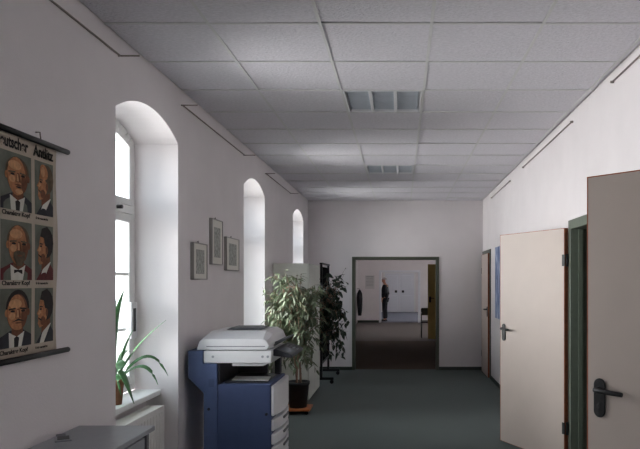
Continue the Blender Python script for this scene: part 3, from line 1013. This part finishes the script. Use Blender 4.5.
for x, z in ((-1.47, 0.62), (-1.03, 0.58)):
    p = MB(); p.tube([(x, A - 0.012, z), (x, A + 0.001, z)], 0.011, 10); p.build('screw_cap', M['black'], CP)
p = MB(); p.box(-1.47, -1.43, A - 0.011, A - 0.006, 0.79, 0.85); p.build('side_latch', M['blue'], CP)
for x in (-1.42, -1.05):
    for y in (A + 0.07, B - 0.07):
        p = MB(); p.tube([(x, y - 0.02, 0.025), (x, y + 0.02, 0.025)], 0.025, 14); p.build('caster', M['black'], CP)
p = MB()
p.tube([(-1.52, A - 0.02, 0.3), (-1.57, A - 0.03, 0.12), (-1.58, A - 0.02, 0.012), (-1.62, A + 0.1, 0.01)], 0.006); p.build('power_cord', M['black'], CP)
rr = random.Random(8)
for k in range(1):
    p = MB(Matrix.Translation((-1.19, 5.10, 0.8225)) @ Matrix.Rotation(0.031, 4, 'Y') @ Matrix.Rotation(0.1, 4, 'Z'))
    p.box(-0.14, 0.14, -0.1, 0.1, 0, 0.004)
    tag(p.build('paper_sheet', M['paper'], origin=(-1.19, 5.10, 0.8225)), 'white printed sheets lying in the output tray of the photocopier', 'paper')

# ------------------------------------------------------------------ tall cabinet beyond the plants
o = thing('tall_cabinet', (-1.43, 8.85, 0), 'tall grey green cabinet behind the leafy plant, against the left wall', 'cabinet')
p = MB(); p.box(XL + 0.013, -1.215, 8.30, 9.40, 0.05, 1.83); p.build('carcass', M['cab'], o, bevel=0.004)
p = MB(); p.box(XL + 0.03, -1.24, 8.32, 9.38, 0, 0.049); p.build('plinth', M['grey_d'], o)
for y0, y1 in ((8.305, 8.846), (8.854, 9.395)):
    d = MB(); d.box(-1.214, -1.195, y0, y1, 0.055, 1.825); d = d.build('door', M['cab2'], o, bevel=0.003)
    yy = y1 - 0.05 if y0 < 8.5 else y0 + 0.05
    h = MB(); h.tube([(-1.195, yy, 0.95), (-1.17, yy, 0.95), (-1.17, yy, 1.07), (-1.195, yy, 1.07)], 0.005); h.build('handle', M['blackm'], d)

# ------------------------------------------------------------------ black display board on wheels
o = thing('display_board', (-1.24, 10.46, 0), 'black rolling display board seen nearly edge-on beyond the grey cabinet', 'display board')
for y in (9.98, 10.94):
    p = MB(); p.box(-1.26, -1.225, y - 0.018, y + 0.018, 0.07, 1.86); p.build('post', M['blackm'], o)
    f = MB(); f.box(-1.40, -1.05, y - 0.02, y + 0.02, 0.06, 0.10); f = f.build('foot', M['blackm'], o, bevel=0.004)
    for x in (-1.37, -1.08):
        c = MB(); c.tube([(x, y - 0.015, 0.03), (x, y + 0.015, 0.03)], 0.03, 14); c.build('caster', M['black'], f)
p = MB(); p.box(-1.255, -1.23, 9.999, 10.921, 0.34, 1.82); p.build('panel', M['felt'], o)
p = MB(); p.box(-1.265, -1.22, 9.94, 10.98, 1.861, 1.885); p.build('top_rail', M['blackm'], o)
p = MB(); p.box(-1.255, -1.23, 9.999, 10.921, 0.30, 0.339); p.build('lower_rail', M['blackm'], o)

# ------------------------------------------------------------------ the two ficus trees
def add_leaf(b, p, d, n, L, W):
    d = d.normalized(); s = d.cross(n).normalized(); n = s.cross(d).normalized()
    droop = Vector((0, 0, -1)) * L * 0.12
    base = b.v(p); tip = b.v(p + d * L + droop)
    m0 = b.v(p + d * L * 0.45)
    l0 = b.v(p + d * L * 0.32 + s * W + n * W * 0.35); r0 = b.v(p + d * L * 0.32 - s * W + n * W * 0.35)
    l1 = b.v(p + d * L * 0.68 + s * W * 0.7 + n * W * 0.2 + droop * 0.4); r1 = b.v(p + d * L * 0.68 - s * W * 0.7 + n * W * 0.2 + droop * 0.4)
    for f in ((base, m0, l0), (base, r0, m0), (m0, l1, l0), (m0, r0, r1), (m0, tip, l1), (m0, r1, tip)):
        b.face(list(f))

def ficus(seed, base, pot_r, pot_h, pot_z, crown_c, crown_r, n_br, per, L, W, m, label, keep, stems=3):
    rg = random.Random(seed)
    bx, by = base
    o = thing('ficus_tree', (bx, by, pot_z), label, 'plant')
    p = MB(); p.lathe((bx, by, pot_z), [(pot_r * 0.78, 0), (pot_r * 0.97, pot_h - 0.04), (pot_r * 1.04, pot_h - 0.035), (pot_r * 1.05, pot_h), (pot_r * 0.94, pot_h), (pot_r * 0.92, pot_h - 0.03)], 28)
    p.build('pot', M['pot'], o)
    p = MB(); p.lathe((bx, by, pot_z), [(pot_r * 0.915, pot_h - 0.05), (pot_r * 0.915, pot_h - 0.025)], 24); p.build('soil', M['soil'], o)
    z0 = pot_z + pot_h - 0.03
    cx, cy, cz = crown_c
    trunks = []
    t = MB()
    for k in range(stems):
        a = 2 * PI * k / stems
        pts, rs = [], []
        n = 14
        for i in range(n + 1):
            s = i / n
            z = z0 + (cz + crown_r[2] * 0.55 - z0) * s
            aa = a + 3.2 * s
            rad = 0.03 + 0.06 * s * s
            lean = s ** 1.5
            pts.append(Vector((bx + (cx - bx) * lean + rad * math.cos(aa), by + (cy - by) * lean + rad * math.sin(aa), z)))
            rs.append(0.014 * (1 - 0.7 * s))
        t.tube(pts, rs, 8)
        trunks.append(pts)
    lf = MB()
    for k in range(n_br):
        tr = trunks[k % stems]
        i = rg.randint(4, 14)
        st = tr[i]
        for _ in range(40):
            u = Vector((rg.gauss(0, 1), rg.gauss(0, 1), rg.gauss(0, 1))).normalized() * (rg.random() ** 0.4)
            e_ = Vector((cx + u.x * crown_r[0], cy + u.y * crown_r[1], cz + u.z * crown_r[2]))
            if keep(e_):
                break
        else:
            continue
        mid = (st + e_) / 2 + Vector((0, 0, 0.10 + 0.1 * rg.random()))
        c = bez(st, mid, e_, 9)
        t.tube(c, [0.005 - 0.0004 * q for q in range(10)], 5)
        for q in range(per):
            s = 0.3 + 0.7 * (q + rg.random()) / per
            f = s * 9
            j = min(8, int(f))
            pos = c[j].lerp(c[j + 1], f - j)
            d = (c[j + 1] - c[j]).normalized()
            d = d * 0.5 + Vector((rg.gauss(0, .7), rg.gauss(0, .7), rg.gauss(-0.75, .45)))
            nn = Vector((rg.gauss(0, .5), rg.gauss(-0.2, .5), 1))
            ll = L * rg.uniform(0.7, 1.2)
            if keep(pos + d.normalized() * ll) and keep(pos):
                add_leaf(lf, pos, d, nn, ll, W * rg.uniform(0.8, 1.2))
    t.build('trunk', M['bark'], o)
    lf.build('foliage', m, o, recalc=False)
    return o

# wooden dolly under the first pot
d = thing('plant_dolly', (-1.25, 7.78, 0), 'orange brown wooden plant dolly on wheels under the black pot', 'plant dolly')
p = MB(); p.box(-1.42, -1.09, 7.62, 7.95, 0.045, 0.07); p.build('board', M['wood'], d, bevel=0.005)
for x in (-1.38, -1.13):
    for y in (7.66, 7.91):
        p = MB(); p.tube([(x, y - 0.012, 0.0225), (x, y + 0.012, 0.0225)], 0.0222, 12); p.build('caster', M['black'], d)
def keep1(q):
    if q.x < XL + 0.02 or q.z < 0.42 or q.z > 1.83:
        return False
    if 8.22 < q.y < 9.5 and q.x < -1.12:
        return False
    return q.y > 7.0
ficus(11, (-1.25, 7.78), 0.135, 0.31, 0.0705, (-1.31, 7.66, 1.08), (0.48, 0.5, 0.76), 215, 12, 0.10, 0.0145, M['leaf'],
      'leafy green ficus tree in a black pot on a wooden dolly', keep1)
def keep2(q):
    if q.x < XL + 0.05 or q.x > -0.76 or q.z < 0.18 or q.z > 1.83 or q.y > 9.92:
        return False
    return not (q.y < 9.48 and q.x < -1.12)
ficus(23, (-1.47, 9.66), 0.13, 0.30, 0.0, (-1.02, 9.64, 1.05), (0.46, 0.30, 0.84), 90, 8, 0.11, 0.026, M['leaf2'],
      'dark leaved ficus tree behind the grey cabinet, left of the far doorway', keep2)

# ------------------------------------------------------------------ things seen through the doorway
o = thing('chair', (0.74, 18.1, 0), 'black chair beside the olive door in the room beyond', 'chair')
cx0, cx1, cy0, cy1 = 0.56, 0.96, 17.95, 18.35
p = MB(); p.box(cx0, cx1, cy0, cy1, 0.43, 0.46); p.build('seat', M['black'], o, bevel=0.008)
p = MB(); p.box(cx0 + 0.02, cx1 - 0.02, cy1 - 0.03, cy1 - 0.005, 0.62, 0.83); p.build('backrest', M['black'], o, bevel=0.008)
for x in (cx0 + 0.02, cx1 - 0.02):
    p = MB(); p.tube([(x, cy0 + 0.02, 0), (x, cy0 + 0.02, 0.429)], 0.014); p.build('leg', M['blackm'], o)
    p = MB(); p.tube([(x, cy1 - 0.018, 0), (x, cy1 - 0.018, 0.8)], 0.014); p.build('leg', M['blackm'], o)
    p = MB(); p.tube([(x, cy0 + 0.02, 0.44), (x, cy0 + 0.02, 0.68), (x, cy1 - 0.02, 0.70)], 0.012); p.build('armrest', M['blackm'], o)

o = thing('hanging_coat', (-1.58, 24.0, 0.3), 'dark coat hanging by the left wall of the room beyond', 'coat')
p = MB()
prof = [(0.10, 0.0), (0.13, 0.15), (0.16, 0.4), (0.17, 0.65), (0.15, 0.82), (0.08, 0.93), (0.03, 0.98)]
rings = []
for r, z in prof:
    rings.append([p.v((-1.55 + r * 0.62 * math.cos(2 * PI * k / 18) * (1 + 0.08 * math.sin(5 * k)), 24.05 + r * 1.2 * math.sin(2 * PI * k / 18), 0.3 + z)) for k in range(18)])
for a, c in zip(rings, rings[1:]):
    for k in range(18):
        p.face([a[k], a[(k + 1) % 18], c[(k + 1) % 18], c[k]], 0, True)
p.face(rings[0][::-1]); p.face(rings[-1])
p.build('cloth', M['coat'], o)
for s in (-1, 1):
    p = MB(); p.tube([(-1.55, 24.05 + s * 0.16, 1.1), (-1.52, 24.05 + s * 0.21, 0.85), (-1.52, 24.05 + s * 0.21, 0.6)], [0.05, 0.048, 0.04], 10); p.build('sleeve', M['coat'], o)
p = MB(); p.tube([(XL, 24.05, 1.32), (-1.56, 24.05, 1.32), (-1.55, 24.05, 1.26)], 0.008); p.build('hook', M['rod'], o)

p = MB(); p.box(-1.38, -1.02, EY - 0.006, EY, 1.30, 1.82)
nt = tag(p.build('notice', M['noticep'], origin=(-1.2, EY, 1.3)), 'faint pale notice on the wall left of the standing person', 'notice')
p = MB()
for k in range(7):
    w = 0.28 if k else 0.30
    p.box(-1.2 - w / 2, -1.2 + w / 2, EY - 0.008, EY - 0.0061, 1.74 - k * 0.055, 1.76 - k * 0.055 + (0.02 if k == 0 else 0))
p.build('printed_lines', M['noticeg'], nt)

# the standing person, in profile facing left
def skin_mesh(name, joints, edges, m, parent, sub=2, xf=Matrix.Identity(4)):
    names = list(joints)
    me = bpy.data.meshes.new(name + '_cage')
    me.from_pydata([joints[k][0] for k in names], [(names.index(a), names.index(c)) for a, c in edges], [])
    ob = bpy.data.objects.new(name + '_cage', me)
    COL.objects.link(ob)
    sk = ob.modifiers.new('skin', 'SKIN'); sk.use_smooth_shade = True
    for i, k in enumerate(names):
        r = joints[k][1]
        me.skin_vertices[0].data[i].radius = r if isinstance(r, tuple) else (r, r)
        me.skin_vertices[0].data[i].use_root = (i == 0)
    sb = ob.modifiers.new('sub', 'SUBSURF'); sb.levels = sub; sb.render_levels = sub
    dg = bpy.context.evaluated_depsgraph_get()
    out = bpy.data.meshes.new_from_object(ob.evaluated_get(dg))
    bpy.data.objects.remove(ob)
    bpy.data.meshes.remove(me)
    out.transform(xf)
    out.materials.clear(); out.materials.append(m)
    for f in out.polygons:
        f.use_smooth = True
    o = bpy.data.objects.new(name, out)
    COL.objects.link(o)
    if parent:
        o.parent = parent
        ORG[o.name] = ORG[parent.name]
    return o
PXF = Matrix.Rotation(PI / 2 - 0.25, 4, 'Z')
PO = thing('person', (-0.64, 25.6, 0), 'person in a dark suit standing in profile in the far white opening', 'person')
J = {'pelvis': ((0, 0, .95), (.13, .10)), 'waist': ((0, 0, 1.1), (.125, .10)), 'chest': ((0, -.02, 1.3), (.14, .11)), 'neck0': ((0, -.01, 1.46), .06), 'neck1': ((0, .02, 1.53), .052),
     'jaw': ((0, .05, 1.58), .068), 'mid': ((0, .045, 1.65), .088), 'crown': ((0, .035, 1.715), .055)}
E = [('pelvis', 'waist'), ('waist', 'chest'), ('chest', 'neck0'), ('neck0', 'neck1'), ('neck1', 'jaw'), ('jaw', 'mid'), ('mid', 'crown')]
J['nose'] = ((0, .135, 1.62), .014); E.append(('mid', 'nose'))
JJ, JE, TJ, TE = {}, [], {}, []
for k in ('pelvis', 'waist', 'chest'):
    JJ[k] = (J[k][0], (J[k][1][0] + .03, J[k][1][1] + .045))
JJ['hem'] = ((0, 0, .78), (.165, .15)); JJ['col'] = ((0, -.01, 1.44), .075)
JE += [('pelvis', 'waist'), ('waist', 'chest'), ('pelvis', 'hem'), ('chest', 'col')]
TJ['pelvis'] = ((0, 0, .93), (.14, .11))
for s, c in ((1, 'r'), (-1, 'l')):
    arm = [('sh', (s * .18, -.02, 1.40), .06), ('el', (s * .225, -.06, 1.13), .045), ('wr', (s * .21, .05, .90), .03), ('pa', (s * .205, .075, .84), .034)]
    prev = 'chest'
    for n_, pt, r in arm:
        J[n_ + c] = (pt, r); E.append((prev, n_ + c)); prev = n_ + c
    for q, ln in enumerate((.07, .08, .075, .06)):
        a1, a2 = 'f%d%s' % (q, c), 'g%d%s' % (q, c)
        J[a1] = ((s * .205, .055 + .02 * q, .79), .009); J[a2] = ((s * .195, .065 + .02 * q, .79 - ln * .6), .008)
        E += [('pa' + c, a1), (a1, a2)]
    J['th' + c] = ((s * .19, .12, .82), .010); J['ti' + c] = ((s * .185, .125, .775), .009); E += [('pa' + c, 'th' + c), ('th' + c, 'ti' + c)]
    prev = 'pelvis'
    for n_, pt, r in (('hip', (s * .09, 0, .86), .09), ('kn', (s * .095, .015, .49), .06), ('an', (s * .095, -.02, .085), .034), ('toe', (s * .1, .09, .035), .018)):
        J[n_ + c] = (pt, r); E.append((prev, n_ + c)); prev = n_ + c
    prev = 'chest'
    for n_, pt, r in (('sh', (s * .18, -.02, 1.40), .078), ('el', (s * .225, -.06, 1.13), .062), ('wr', (s * .212, .035, .925), .045)):
        JJ[n_ + c] = (pt, r); JE.append((prev, n_ + c)); prev = n_ + c
    prev = 'pelvis'
    for n_, pt, r in (('hip', (s * .09, 0, .85), .105), ('kn', (s * .095, .015, .49), .08), ('an', (s * .095, -.015, .08), .075)):
        TJ[n_ + c] = (pt, r); TE.append((prev, n_ + c)); prev = n_ + c
skin_mesh('body', J, E, M['pskin'], PO, 2, PXF)
skin_mesh('jacket', JJ, JE, M['pcloth'], PO, 2, PXF)
skin_mesh('trousers', TJ, TE, M['pcloth'], PO, 2, PXF)
PW = Matrix.Translation(PO.location) @ PXF
b = MB(PW); b.ell((0, .028, 1.665), (.088, .105, .09), zmin=-0.1); b.build('hair', M['phair'], PO)
for s in (-1, 1):
    b = MB(PW); b.ell((s * .032, .118, 1.645), (.011, .008, .008), 8, 5); b.build('eye', M['ink'], PO)
    b = MB(PW); b.ell((s * .088, .03, 1.63), (.012, .02, .03), 8, 5); b.build('ear', M['pskin'], PO)
    b = MB(PW); b.ell((s * .1, .06, .0), (.052, .14, .085), 14, 6, zmin=0.0); b.build('shoe', M['pshoe'], PO)
b = MB(PW); b.ell((0, .112, 1.585), (.022, .008, .006), 8, 5); b.build('mouth', M['red'], PO)
